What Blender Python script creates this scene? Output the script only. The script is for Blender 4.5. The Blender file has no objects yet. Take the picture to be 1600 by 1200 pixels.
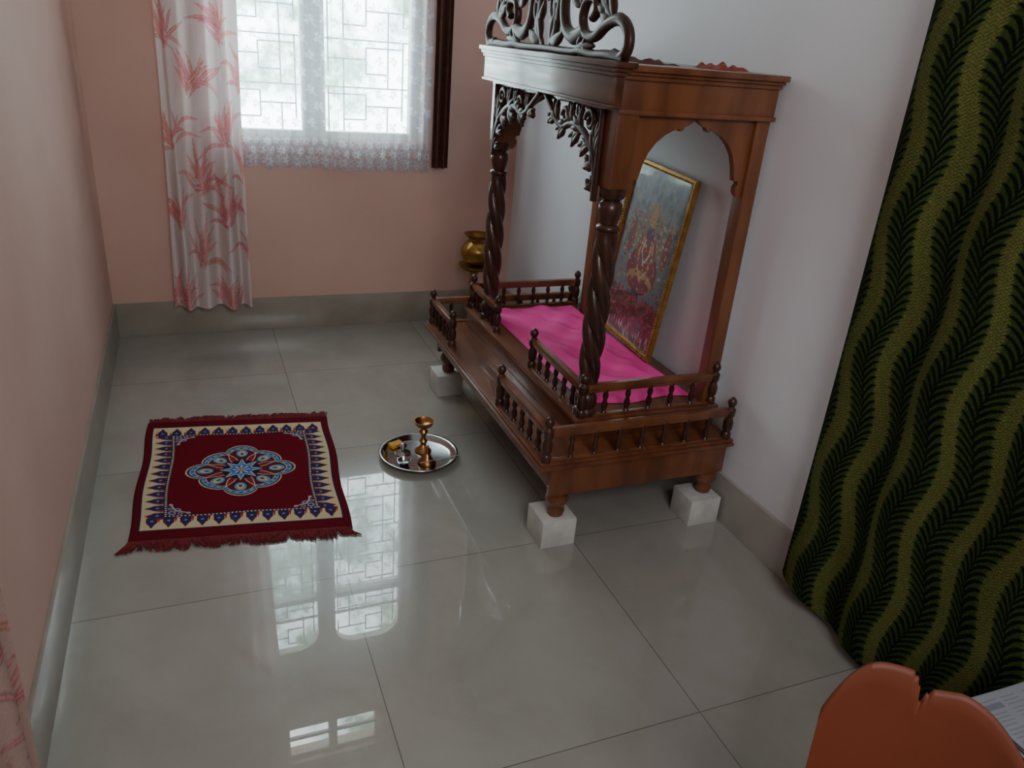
import bpy, bmesh, math, random
import numpy as np
from mathutils import Vector, Matrix
random.seed(7); rng=np.random.RandomState(7)
scene=bpy.context.scene
COL=scene.collection
WPOS={}
# ------------------------------------------------------------ helpers
def lin(c):
    c=np.asarray(c,dtype=float)/255.0
    return np.where(c<=0.04045,c/12.92,((c+0.055)/1.055)**2.4)
def L(r,g,b): 
    v=lin((r,g,b)); return (float(v[0]),float(v[1]),float(v[2]),1.0)
def newmat(name):
    m=bpy.data.materials.new(name); m.use_nodes=True
    nt=m.node_tree; b=nt.nodes['Principled BSDF']
    return m,nt,b
def mat(name,c1,c2=None,scale=8,rough=.5,metal=0,coat=0,bump=0,stretch=None,spec=.5,coatr=.08,detail=4,bscale=None):
    m,nt,b=newmat(name)
    mp=nt.nodes.new('ShaderNodeMapping')
    geo=nt.nodes.new('ShaderNodeNewGeometry')
    nt.links.new(geo.outputs['Position'],mp.inputs['Vector'])
    if stretch: mp.inputs['Scale'].default_value=stretch
    n=nt.nodes.new('ShaderNodeTexNoise'); n.inputs['Scale'].default_value=scale; n.inputs['Detail'].default_value=detail
    nt.links.new(mp.outputs[0],n.inputs['Vector'])
    r=nt.nodes.new('ShaderNodeValToRGB'); r.color_ramp.elements[0].position=.35; r.color_ramp.elements[1].position=.65
    r.color_ramp.elements[0].color=c1; r.color_ramp.elements[1].color=c2 or c1
    nt.links.new(n.outputs['Fac'],r.inputs['Fac']); nt.links.new(r.outputs['Color'],b.inputs['Base Color'])
    b.inputs['Roughness'].default_value=rough; b.inputs['Metallic'].default_value=metal
    b.inputs['Specular IOR Level'].default_value=spec
    b.inputs['Coat Weight'].default_value=coat; b.inputs['Coat Roughness'].default_value=coatr
    if bump:
        n2=nt.nodes.new('ShaderNodeTexNoise'); n2.inputs['Scale'].default_value=bscale or scale*4
        nt.links.new(mp.outputs[0],n2.inputs['Vector'])
        bp=nt.nodes.new('ShaderNodeBump'); bp.inputs['Strength'].default_value=bump; bp.inputs['Distance'].default_value=.005
        nt.links.new(n2.outputs['Fac'],bp.inputs['Height']); nt.links.new(bp.outputs[0],b.inputs['Normal'])
    return m
def colmat(name,rough=.9,coat=0,alpha=False,transl=0,spec=.2,weave=0):
    m,nt,b=newmat(name)
    a=nt.nodes.new('ShaderNodeAttribute'); a.attribute_name='Col'
    b.inputs['Roughness'].default_value=rough; b.inputs['Coat Weight'].default_value=coat; b.inputs['Specular IOR Level'].default_value=spec
    b.inputs['Coat Roughness'].default_value=.05
    nt.links.new(a.outputs['Color'],b.inputs['Base Color'])
    out=nt.nodes['Material Output']; last=b.outputs[0]
    if weave:
        geo=nt.nodes.new('ShaderNodeNewGeometry')
        n2=nt.nodes.new('ShaderNodeTexNoise'); n2.inputs['Scale'].default_value=weave
        nt.links.new(geo.outputs['Position'],n2.inputs['Vector'])
        bp=nt.nodes.new('ShaderNodeBump'); bp.inputs['Strength'].default_value=.4; bp.inputs['Distance'].default_value=.003
        nt.links.new(n2.outputs['Fac'],bp.inputs['Height']); nt.links.new(bp.outputs[0],b.inputs['Normal'])
    if transl:
        t=nt.nodes.new('ShaderNodeBsdfTranslucent'); nt.links.new(a.outputs['Color'],t.inputs['Color'])
        mx=nt.nodes.new('ShaderNodeMixShader'); mx.inputs[0].default_value=transl
        nt.links.new(last,mx.inputs[1]); nt.links.new(t.outputs[0],mx.inputs[2]); last=mx.outputs[0]
    if alpha:
        t=nt.nodes.new('ShaderNodeBsdfTransparent'); mx=nt.nodes.new('ShaderNodeMixShader')
        nt.links.new(a.outputs['Alpha'],mx.inputs[0]); nt.links.new(t.outputs[0],mx.inputs[1]); nt.links.new(last,mx.inputs[2]); last=mx.outputs[0]
    nt.links.new(last,out.inputs['Surface'])
    return m
def link(o,parent=None,wp=(0,0,0)):
    COL.objects.link(o)
    wp=Vector(wp); WPOS[o.name]=wp
    if parent is not None:
        o.parent=parent; o.location=wp-WPOS[parent.name]
    else: o.location=wp
    return o
def empty(name,wp,parent=None,label=None,category=None,group=None):
    o=bpy.data.objects.new(name,None); o.empty_display_size=.05
    link(o,parent,wp); meta(o,label,category,group); return o
def meta(o,label=None,category=None,group=None,kind=None):
    if label: o['label']=label
    if category: o['category']=category
    if group: o['group']=group
    if kind: o['kind']=kind
    return o
class Acc:
    def __init__(s): s.V=[];s.F=[]
    def add(s,VF):
        V,F=VF; n=len(s.V); s.V+= [tuple(v) for v in V]; s.F+=[tuple(i+n for i in f) for f in F]; return s
def obj(name,VF,m,parent=None,smooth=True,angle=40,bevel=0,origin=None):
    V,F=VF; V=np.array(V,dtype=float)
    if origin is None: origin=((V[:,0].min()+V[:,0].max())/2,(V[:,1].min()+V[:,1].max())/2,V[:,2].min())
    V=V-np.array(origin)
    me=bpy.data.meshes.new(name); me.from_pydata([tuple(v) for v in V],[],[tuple(f) for f in F])
    me.update()
    bm=bmesh.new(); bm.from_mesh(me); bmesh.ops.recalc_face_normals(bm,faces=bm.faces)
    if bevel:
        es=[e for e in bm.edges if len(e.link_faces)==2 and e.calc_face_angle(0)>.5]
        bmesh.ops.bevel(bm,geom=es,offset=bevel,segments=2,affect='EDGES',profile=.6,clamp_overlap=True)
    if smooth:
        for f in bm.faces: f.smooth=True
        for e in bm.edges:
            if len(e.link_faces)==2 and e.calc_face_angle(0)>math.radians(angle): e.smooth=False
    bm.to_mesh(me); bm.free()
    me.materials.append(m)
    o=bpy.data.objects.new(name,me); return link(o,parent,origin)
def box(x0,x1,y0,y1,z0,z1):
    V=[(x0,y0,z0),(x1,y0,z0),(x1,y1,z0),(x0,y1,z0),(x0,y0,z1),(x1,y0,z1),(x1,y1,z1),(x0,y1,z1)]
    F=[(0,3,2,1),(4,5,6,7),(0,1,5,4),(1,2,6,5),(2,3,7,6),(3,0,4,7)]
    return V,F
def lathe(prof,c=(0,0,0),seg=24,mod=None,sub=1):
    P=[]
    for i in range(len(prof)-1):
        for k in range(sub):
            t=k/sub; P.append((prof[i][0]*(1-t)+prof[i+1][0]*t,prof[i][1]*(1-t)+prof[i+1][1]*t))
    P.append(prof[-1])
    V=[];F=[]
    for r,z in P:
        for j in range(seg):
            a=2*math.pi*j/seg; rr=r*(mod(a,z) if mod else 1)
            V.append((c[0]+rr*math.cos(a),c[1]+rr*math.sin(a),c[2]+z))
    for i in range(len(P)-1):
        for j in range(seg):
            F.append((i*seg+j,i*seg+(j+1)%seg,(i+1)*seg+(j+1)%seg,(i+1)*seg+j))
    F.append(tuple(range(seg-1,-1,-1))); F.append(tuple(range((len(P)-1)*seg,len(P)*seg)))
    return V,F
def smoothpts(pts,n=6):
    P=[np.array(p,dtype=float) for p in pts]; out=[]
    for i in range(len(P)-1):
        p0=P[max(i-1,0)];p1=P[i];p2=P[i+1];p3=P[min(i+2,len(P)-1)]
        for k in range(n):
            t=k/n
            out.append(.5*((2*p1)+(-p0+p2)*t+(2*p0-5*p1+4*p2-p3)*t*t+(-p0+3*p1-3*p2+p3)*t**3))
    out.append(P[-1]); return out
def tube(pts,rads,seg=8,n=None,th=None):
    pts=[np.array(p,dtype=float) for p in pts]; N=len(pts)
    if not hasattr(rads,'__len__'): rads=[rads]*N
    V=[];F=[]; prev=None
    for i in range(N):
        t=pts[min(i+1,N-1)]-pts[max(i-1,0)]; t/= (np.linalg.norm(t)+1e-9)
        if n is not None: b=np.array(n,dtype=float); a=np.cross(b,t); a/=np.linalg.norm(a)+1e-9
        else:
            ref=prev if prev is not None else (np.array((0,0,1.)) if abs(t[2])<.9 else np.array((1.,0,0)))
            a=ref-t*np.dot(ref,t); a/=np.linalg.norm(a)+1e-9; prev=a; b=np.cross(t,a)
        ra=rads[i]; rb=ra if th is None else (th[i] if hasattr(th,'__len__') else th)
        for j in range(seg):
            an=2*math.pi*j/seg
            V.append(pts[i]+a*ra*math.cos(an)+b*rb*math.sin(an))
    for i in range(N-1):
        for j in range(seg): F.append((i*seg+j,i*seg+(j+1)%seg,(i+1)*seg+(j+1)%seg,(i+1)*seg+j))
    F.append(tuple(range(seg-1,-1,-1))); F.append(tuple(range((N-1)*seg,N*seg)))
    return V,F
def gridobj(name,P,C,m,parent=None,origin=None,solid=0):
    ny,nx=P.shape[:2]
    Q=P.reshape(-1,3)
    if origin is None: origin=((Q[:,0].min()+Q[:,0].max())/2,(Q[:,1].min()+Q[:,1].max())/2,Q[:,2].min())
    Q=Q-np.array(origin)
    me=bpy.data.meshes.new(name); me.vertices.add(nx*ny); me.vertices.foreach_set('co',Q.astype(np.float32).ravel())
    i=np.arange(nx*ny).reshape(ny,nx)
    q=np.stack([i[:-1,:-1],i[:-1,1:],i[1:,1:],i[1:,:-1]],axis=-1).reshape(-1,4)
    nf=len(q); me.loops.add(nf*4); me.polygons.add(nf)
    me.loops.foreach_set('vertex_index',q.ravel().astype(np.int32))
    me.polygons.foreach_set('loop_start',(np.arange(nf)*4).astype(np.int32))
    try: me.polygons.foreach_set('loop_total',np.full(nf,4,dtype=np.int32))
    except Exception: pass
    me.update(calc_edges=True); me.validate()
    me.polygons.foreach_set('use_smooth',np.ones(nf,dtype=bool))
    if C is not None:
        A=np.ones((nx*ny,4),dtype=np.float32); c=C.reshape(-1,C.shape[-1]); A[:,:3]=lin(np.clip(c[:,:3],0,255))
        if c.shape[1]==4: A[:,3]=c[:,3]
        at=me.color_attributes.new('Col','FLOAT_COLOR','POINT'); at.data.foreach_set('color',A.ravel())
    me.materials.append(m)
    o=bpy.data.objects.new(name,me); link(o,parent,origin)
    if solid:
        md=o.modifiers.new('s','SOLIDIFY'); md.thickness=solid; md.offset=0
    return o
class Ras:
    def __init__(s,x0,x1,y0,y1,nx,ny,base):
        s.x=np.linspace(x0,x1,nx); s.y=np.linspace(y0,y1,ny); s.X,s.Y=np.meshgrid(s.x,s.y)
        s.A=np.zeros((ny,nx,3)); s.A[:]=base
    def win(s,x0,x1,y0,y1):
        i0,i1=np.searchsorted(s.x,[x0,x1]); j0,j1=np.searchsorted(s.y,[y0,y1]); return slice(j0,j1),slice(i0,i1)
    def fill(s,mask,col,a=1): s.A[mask]=s.A[mask]*(1-a)+np.array(col)*a
    def stroke(s,pts,rads,col,a=1):
        if not hasattr(rads,'__len__'): rads=[rads]*len(pts)
        for k in range(len(pts)-1):
            p=np.array(pts[k]);q=np.array(pts[k+1]); r=max(rads[k],rads[k+1])
            w=s.win(min(p[0],q[0])-r,max(p[0],q[0])+r,min(p[1],q[1])-r,max(p[1],q[1])+r)
            X=s.X[w];Y=s.Y[w]
            if X.size==0: continue
            d=q-p; t=np.clip(((X-p[0])*d[0]+(Y-p[1])*d[1])/(d@d+1e-12),0,1)
            D=np.hypot(X-p[0]-t*d[0],Y-p[1]-t*d[1]); m=D<rads[k]*(1-t)+rads[k+1]*t
            sub=s.A[w]; sub[m]=sub[m]*(1-a)+np.array(col)*a
    def ell(s,cx,cy,rx,ry,col,a=1,rot=0):
        r=max(rx,ry); w=s.win(cx-r,cx+r,cy-r,cy+r); X=s.X[w]-cx;Y=s.Y[w]-cy
        c,sn=math.cos(rot),math.sin(rot); m=((X*c+Y*sn)/rx)**2+((-X*sn+Y*c)/ry)**2<1
        sub=s.A[w]; sub[m]=sub[m]*(1-a)+np.array(col)*a

# ------------------------------------------------------------ camera
d1=np.array((-525,-589,1205.)); d1/=np.linalg.norm(d1)
d3=np.array((-234,2628,1205.)); d3-=d1*(d3@d1); d3/=np.linalg.norm(d3)
d2=-np.cross(d1,d3)
if d2[0]<0: d2=-d2
H=1.5
right=Vector((d2[0],d1[0],-d3[0])); up=-Vector((d2[1],d1[1],-d3[1])); fwd=Vector((d2[2],d1[2],-d3[2]))
cam=bpy.data.cameras.new('camera'); cam.sensor_width=36; cam.lens=1205/1600*36; cam.clip_start=.02
co=bpy.data.objects.new('camera',cam); COL.objects.link(co)
M=Matrix((right,up,-fwd)).transposed().to_4x4(); M.translation=Vector((0,0,H)); co.matrix_world=M
scene.camera=co

# ------------------------------------------------------------ materials
def wallmat(name,c1,c2):
    return mat(name,c1,c2,scale=2.2,rough=.75,bump=.12,bscale=60,spec=.25)
m_wall=wallmat('peach_wall_paint',L(206,170,156),L(212,178,164))
m_wallr=wallmat('window_lit_wall_paint',L(222,226,232),L(226,230,236))  # right wall paler and bluer: window light put into the paint colour
m_ceil=wallmat('ceiling_paint',L(220,218,216),L(224,222,220))
m_skirt=mat('skirting_tile',L(142,136,124),L(158,152,140),scale=5,rough=.3,coat=.2)
m_skirtr=mat('skirting_tile_pale',L(164,162,156),L(178,176,170),scale=5,rough=.3,coat=.2)
m_wood=mat('varnished_wood',L(94,53,31),L(124,75,45),scale=5,rough=.36,coat=.5,coatr=.10,stretch=(3,3,.6),bump=.05,spec=.4)
m_wooddk=mat('dark_varnished_wood',L(50,27,19),L(70,40,27),scale=9,rough=.38,coat=.35,coatr=.12,spec=.35)
m_carve=mat('carved_dark_wood',L(48,26,18),L(66,38,26),scale=9,rough=.45,coat=.12,coatr=.2,spec=.3)
m_woodh=mat('varnished_wood_board',L(88,49,30),L(118,70,43),scale=5,rough=.32,coat=.55,coatr=.09,stretch=(4,.5,4),spec=.4)
m_fascia=mat('varnished_wood_fascia',L(70,42,28),L(94,60,40),scale=6,rough=.34,coat=.5,coatr=.12,stretch=(4,.5,4),spec=.4)
m_white=mat('white_block_paint',L(205,205,200),L(185,186,182),scale=14,rough=.8,bump=.4)
m_pink=mat('pink_satin_cloth',L(248,66,160),L(250,82,172),scale=6,rough=.5,spec=.4)
m_gold=mat('gold_frame',L(150,116,58),L(184,148,84),scale=30,rough=.4,metal=.7)
m_brass=mat('brass',L(150,118,60),L(176,142,80),scale=8,rough=.3,metal=1)
m_copper=mat('aged_brass',L(150,105,62),L(180,130,82),scale=14,rough=.32,metal=1)
m_steel=mat('steel',L(170,172,175),L(190,192,195),scale=8,rough=.16,metal=1)
m_frame=mat('window_frame_paint',L(206,202,186),L(214,210,196),scale=5,rough=.5)
m_grille=mat('painted_iron',L(216,222,224),L(222,228,230),scale=5,rough=.6)
m_brown=mat('brown_cloth',L(64,32,22),L(80,42,30),scale=30,rough=.9)
m_orange=mat('orange_plastic',L(102,50,30),L(112,56,34),scale=4,rough=.5,spec=.35)
m_red=mat('red_yarn',L(92,14,24),L(118,24,34),scale=60,rough=.95)
m_cloth_red=mat('red_cloth',L(120,50,45),L(150,70,60),scale=40,rough=.9)
m_dark=mat('dark_cloth',L(60,34,30),L(84,44,38),scale=40,rough=.9)
m_stool=mat('stool_wood',L(92,60,38),L(110,74,48),scale=8,rough=.5)
m_match=mat('matchbox_card',L(200,150,50),L(210,160,60),scale=60,rough=.7)
m_incense=mat('incense',L(200,185,170),rough=.8)
m_metaldk=mat('rod_metal',L(120,110,95),rough=.35,metal=.9)
# floor
m_floor,nt,b=newmat('polished_floor_tile')
geo=nt.nodes.new('ShaderNodeNewGeometry'); sx=nt.nodes.new('ShaderNodeSeparateXYZ'); nt.links.new(geo.outputs['Position'],sx.inputs[0])
def mth(op,a,b_=None,c=None):
    n=nt.nodes.new('ShaderNodeMath'); n.operation=op
    for i,v in enumerate((a,b_,c)):
        if v is None: continue
        if isinstance(v,(int,float)): n.inputs[i].default_value=v
        else: nt.links.new(v,n.inputs[i])
    return n.outputs[0]
def gl(sock,off,per):
    t=mth('DIVIDE',mth('SUBTRACT',sock,off),per); f=mth('FRACT',mth('ADD',t,20.5)); d=mth('MULTIPLY',mth('ABSOLUTE',mth('SUBTRACT',f,.5)),per)
    return mth('LESS_THAN',d,.0012), mth('FLOOR',mth('ADD',t,20.0))
g1,i1=gl(sx.outputs[0],.33,.738); g2,i2=gl(sx.outputs[1],1.869,.762)
g=mth('MAXIMUM',g1,g2)
n1=nt.nodes.new('ShaderNodeTexNoise'); n1.inputs['Scale'].default_value=3.2; n1.inputs['Detail'].default_value=8; n1.inputs['Roughness'].default_value=.66; n1.inputs['Distortion'].default_value=.5
cmb=nt.nodes.new('ShaderNodeCombineXYZ'); nt.links.new(mth('ADD',sx.outputs[0],mth('MULTIPLY',i2,3.3)),cmb.inputs[0]); nt.links.new(mth('ADD',mth('MULTIPLY',sx.outputs[1],.8),mth('MULTIPLY',i1,5.1)),cmb.inputs[1])
nt.links.new(cmb.outputs[0],n1.inputs['Vector'])
r=nt.nodes.new('ShaderNodeValToRGB'); r.color_ramp.elements[0].position=.3; r.color_ramp.elements[0].color=L(146,144,136); r.color_ramp.elements[1].position=.7; r.color_ramp.elements[1].color=L(160,158,152)
nt.links.new(n1.outputs['Fac'],r.inputs['Fac'])
mx=nt.nodes.new('ShaderNodeMix'); mx.data_type='RGBA'; nt.links.new(g,mx.inputs['Factor']); nt.links.new(r.outputs[0],mx.inputs[6]); mx.inputs[7].default_value=L(98,94,88)
nt.links.new(mx.outputs[2],b.inputs['Base Color'])
b.inputs['Roughness'].default_value=.2; b.inputs['Specular IOR Level'].default_value=.24
b.inputs['Coat Weight'].default_value=1.0; b.inputs['Coat Roughness'].default_value=.0; b.inputs['Coat IOR'].default_value=1.5

# ------------------------------------------------------------ room
XL,XR,YB,YF,ZC=-.405,1.64,3.99,-2.0,3.35
def struct(o,label=None): 
    o['kind']='structure'
    if label:o['label']=label
    return o
struct(obj('floor',box(XL-.15,XR+.15,YF-.15,YB+.15,-.1,0),m_floor,smooth=False),'polished beige-grey marble-look floor tiles')
struct(obj('ceiling',box(XL-.15,XR+.15,YF-.15,YB+.15,ZC,ZC+.1),m_ceil,smooth=False),'plain off-white ceiling')
struct(obj('wall_left',box(XL-.15,XL,YF,YB,0,ZC),m_wall,smooth=False),'peach painted side wall')
struct(obj('wall_right',box(XR,XR+.15,YF,YB,0,ZC),m_wallr,smooth=False),'painted wall behind the shrine, window light put into its pale colour')
struct(obj('wall_front',box(XL-.15,XR+.15,YF-.15,YF,0,ZC),m_wall,smooth=False),'peach painted wall')
a=Acc()
WX0,WX1,WZ0,WZ1=.09,1.12,.96,2.52
VX0,VX1,VZ0,VZ1=.28,.93,2.93,3.26
y0,y1=YB,YB+.15
a.add(box(XL-.15,WX0,y0,y1,0,ZC)).add(box(WX1,XR+.15,y0,y1,0,ZC)).add(box(WX0,WX1,y0,y1,0,WZ0)).add(box(WX0,WX1,y0,y1,WZ1,VZ0)).add(box(WX0,VX0,y0,y1,VZ0,ZC)).add(box(VX1,WX1,y0,y1,VZ0,ZC)).add(box(VX0,VX1,y0,y1,VZ1,ZC))
struct(obj('wall_back',(a.V,a.F),m_wall,smooth=False),'peach painted wall with the window')
BH=.17
struct(obj('baseboard_back',box(XL,XR,YB-.012,YB,0,BH),m_skirt,bevel=.002),'grey-beige tile skirting')
struct(obj('baseboard_left',box(XL,XL+.012,YF,YB-.012,0,BH),m_skirt,bevel=.002),'grey-beige tile skirting')
struct(obj('baseboard_right',box(XR-.014,XR,YF,YB-.012,0,BH),m_skirtr,bevel=.002),'pale grey tile skirting')
# window
win=empty('window_1',((WX0+WX1)/2,YB+.07,WZ0)); struct(win,'cream framed double window with arched panes and iron grille')
PX=[(.15,.525),(.635,1.055)]; PZ0,PZ1=1.0,2.28
def plate(outer,holes,ya,yb):
    bm=bmesh.new(); loops=[]
    for lp in [outer]+holes:
        vs=[bm.verts.new((x,ya,z)) for x,z in lp]; loops.append(vs)
        for i in range(len(vs)): bm.edges.new((vs[i],vs[(i+1)%len(vs)]))
    bmesh.ops.triangle_fill(bm,edges=bm.edges[:],use_beauty=True,use_dissolve=False)
    res=bmesh.ops.extrude_face_region(bm,geom=bm.faces[:])
    for v in res['geom']:
        if isinstance(v,bmesh.types.BMVert): v.co.y=yb
    bm.verts.index_update()
    V=[tuple(v.co) for v in bm.verts]; F=[tuple(v.index for v in f.verts) for f in bm.faces]; bm.free(); return V,F
def archhole(xa,xb,z0,z1,rc=.13):
    p=[(xa,z0),(xb,z0),(xb,z1-rc)]
    p+=[(xb-rc+rc*math.cos(t),z1-rc+rc*math.sin(t)) for t in np.linspace(.15,math.pi/2,8)]
    p+=[(xa+rc-rc*math.sin(t),z1-rc+rc*math.cos(t)) for t in np.linspace(0,math.pi/2-.15,8)]
    p+=[(xa,z1-rc)]; return p
TZ=1.86
obj('window_frame',plate([(WX0,WZ0),(WX1,WZ0),(WX1,WZ1),(WX0,WZ1)],[archhole(xa,xb,TZ+.04,PZ1) for xa,xb in PX]+[[(xa,PZ0),(xb,PZ0),(xb,TZ),(xa,TZ)] for xa,xb in PX],YB+.04,YB+.09),m_frame,win,smooth=False)
def lattice(x0,x1,z0,z1,y,k=6):
    A=Acc(); t=.0034; w=x1-x0; h=z1-z0
    def hb(a,b,z): A.add(box(x0+a*w,x0+b*w,y,y+.006,z0+z*h-t,z0+z*h+t))
    def vb(x,a,b): A.add(box(x0+x*w-t,x0+x*w+t,y,y+.006,z0+a*h,z0+b*h))
    for r in range(k):
        b0=r/k; s=1/k
        f=(lambda v:v) if r%2==0 else (lambda v:1-v)
        vb(f(.25),b0,b0+s); vb(f(.75),b0,b0+s*.6); vb(f(.5),b0+s*.3,b0+s*.85); vb(f(.08),b0,b0+s)
        hb(min(f(.25),f(.5)),max(f(.25),f(.5)),b0+s*.3); hb(min(f(.5),f(.92)),max(f(.5),f(.92)),b0+s*.6); hb(min(f(.08),f(.5)),max(f(.08),f(.5)),b0+s*.85); vb(f(.92),b0+s*.3,b0+s)
        hb(0,1,b0)
    return A.V,A.F
for (xa,xb) in PX:
    obj('window_grille',lattice(xa-.01,xb+.01,PZ0-.01,PZ1+.01,YB+.095,6),m_grille,win,smooth=False)
v2=empty('window_2',((VX0+VX1)/2,YB+.07,VZ0)); struct(v2,'small ventilator window with cream bars')
A=Acc()
A.add(box(VX0,VX1,YB+.05,YB+.09,VZ0,VZ0+.03)).add(box(VX0,VX1,YB+.05,YB+.09,VZ1-.03,VZ1)).add(box(VX0,VX0+.03,YB+.05,YB+.09,VZ0+.03,VZ1-.03)).add(box(VX1-.03,VX1,YB+.05,YB+.09,VZ0+.03,VZ1-.03))
xm2=(VX0+VX1)/2; A.add(box(xm2-.03,xm2+.03,YB+.05,YB+.09,VZ0+.03,VZ1-.03)); A.add(box(VX0+.03,VX1-.03,YB+.06,YB+.08,(VZ0+VZ1)/2-.012,(VZ0+VZ1)/2+.012))
obj('window_frame',(A.V,A.F),m_frame,v2,smooth=False)

# ------------------------------------------------------------ curtains
def curtain(name,m,s_len,z0,z1,nx,nz,path,colfn,label,cat='curtain',zb=None,group=None):
    s=np.linspace(0,1,nx); z=np.linspace(0,1,nz); S,Z=np.meshgrid(s,z)
    zz=z0+(z1-z0)*Z
    if zb is not None: zz=zz+(1-Z)**8*zb(S)
    x,y=path(S,zz)
    C=colfn(nx,nz)
    return meta(gridobj(name,np.stack([x,y,zz],-1),C,m),label,cat,group)
m_coral=colmat('printed_coral_cloth',transl=.25,weave=300)
def coralcol(w,h,seed,base=(230,220,218),pink=(208,140,140),al=.5):
    r2=random.Random(seed)
    def f(nx,nz):
        R=Ras(0,w,0,h,nx,nz,base)
        R.A+=np.repeat(rng.normal(0,3,(nz,nx,1)),3,2)
        zc=.02;k=0
        while zc<h:
            for cx in np.arange(.06+(.15 if k%2 else 0),w+.1,.30):
                bx=cx+r2.uniform(-.02,.02); bz=zc+r2.uniform(-.03,.03); lean=r2.uniform(-.5,.5)
                for q in range(17):
                    colr=[c+r2.randint(-12,18) for c in pink]
                    a=lean+r2.uniform(-1.2,1.2); Ln=r2.uniform(.08,.18); cv=r2.uniform(-.7,.7)
                    ox=r2.uniform(-.025,.025); oz=r2.uniform(-.05,.04)
                    pts=[];rd=[]
                    for i in range(8):
                        t=i/7; aa=a+cv*t; pts.append((bx+ox+math.sin(aa)*Ln*t,bz+oz+math.cos(aa)*Ln*t)); rd.append(.001+.0080*math.sin(math.pi*min(1,t*.85+.1)))
                    R.stroke(pts,rd,colr,al)
                    for o_ in (-.0035,.0,.0035): R.stroke([(p[0]+o_,p[1]) for p in pts[1:7]],.0009,[min(255,c+40) for c in pink])
            zc+=.19;k+=1
        return R.A
    return f
def path_left(S,z):
    X=-.13+.355*S+.012*np.sin(S*9+z*1.5)+(z-.14)*.02
    Y=3.885+.035*np.sin(S*2*math.pi*3.6+.5+z*.4)+.012*np.sin(S*31+z*2)
    return X,Y
curtain('curtain',m_coral,.5,.165,2.62,240,1000,path_left,coralcol(.5,2.3,3),'cream window curtain printed with red coral-like leaves',zb=lambda S:.004*np.sin(S*14))
def path_lnear(S,z):
    return -.358+.022*np.sin(S*2*math.pi*6+z*.5), .35+.885*S+.008*np.sin(z*3)
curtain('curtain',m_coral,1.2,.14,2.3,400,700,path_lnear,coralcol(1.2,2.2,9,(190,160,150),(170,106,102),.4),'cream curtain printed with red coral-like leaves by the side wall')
def path_brown(S,z): return 1.15+.085*S, 3.925+.014*np.sin(S*2*math.pi*2.5)
o=curtain('curtain',m_brown,.1,.85,2.62,40,60,path_brown,lambda nx,nz:np.full((nz,nx,3),60.),'narrow dark brown curtain drawn aside at the window')
# lace
m_lace=colmat('white_lace',alpha=True,transl=.6)
def lacecol(w,h,seed):
    def f(nx,nz):
        R=Ras(0,w,0,h,nx,nz,(0.32,0,0))
        X,Y=R.X,R.Y
        net=(np.sin(X*520)*np.sin(Y*520))>.2
        R.fill(net,(.44,0,0))
        r2=random.Random(seed)
        k=0
        for zz in np.arange(.22,h,.075):
            for xx in np.arange(.02+(.04 if k%2 else 0),w,.08):
                for q in range(6):
                    a=q*math.pi/3+r2.random(); R.ell(xx+.014*math.cos(a),zz+.014*math.sin(a),.010,.0055,(.74,0,0),1,a)
                R.stroke([(xx,zz),(xx+.02,zz-.02),(xx+.035,zz-.03)],.0025,(.6,0,0))
            k+=1
        R.fill(Y<.17,(.40,0,0),.8)
        for zz,rr,al in ((.04,.026,.85),(.085,.022,.82),(.13,.02,.75)):
            for i,xx in enumerate(np.arange(0,w+.05,.052)):
                xo=xx+(.026 if zz==.085 else 0)
                R.ell(xo,zz,rr*1.1,rr*1.1,(.2,0,0))
                for q in range(7):
                    a=q*2*math.pi/7; R.ell(xo+rr*.6*math.cos(a),zz+rr*.6*math.sin(a),rr*.42,rr*.22,(al,0,0),1,a)
                R.ell(xo,zz,.004,.004,(.2,0,0))
        R.fill((Y<.006*np.abs(np.sin(X*math.pi/.052))),(0,0,0))
        C=np.zeros((nz,nx,4)); C[...,0]=214;C[...,1]=222;C[...,2]=236; C[...,3]=R.A[...,0]
        return C
    return f
def mk_lace(x0,x1,seed,zl):
    def p(S,z): return x0+(x1-x0)*S+.004*np.sin(S*40+z*3), 3.953+.016*np.sin(S*2*math.pi*8+seed+.6*np.sin(z*2))+.006*np.sin(z*2+S*53)
    curtain('lace_curtain',m_lace,1,zl,1.95,280,420,p,lacecol((x1-x0)*1.15,1.95-zl,seed),'sheer white lace curtain with scalloped floral hem at the window','curtain',group='lace curtains at the window',zb=lambda S:.005*np.sin(S*25))
mk_lace(.12,.66,1,.83); mk_lace(.655,1.14,4,.82)
rod=obj('curtain_rod',tube([(-.2,3.945,2.64),(1.32,3.945,2.64)],.012,10),m_metaldk); meta(rod,'plain metal curtain rod above the window','curtain rod')
rod=obj('curtain_rod',tube([(.10,3.965,1.955),(1.16,3.965,1.955)],.005,10),m_metaldk); meta(rod,'thin metal rod carrying the lace curtains','curtain rod')
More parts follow.
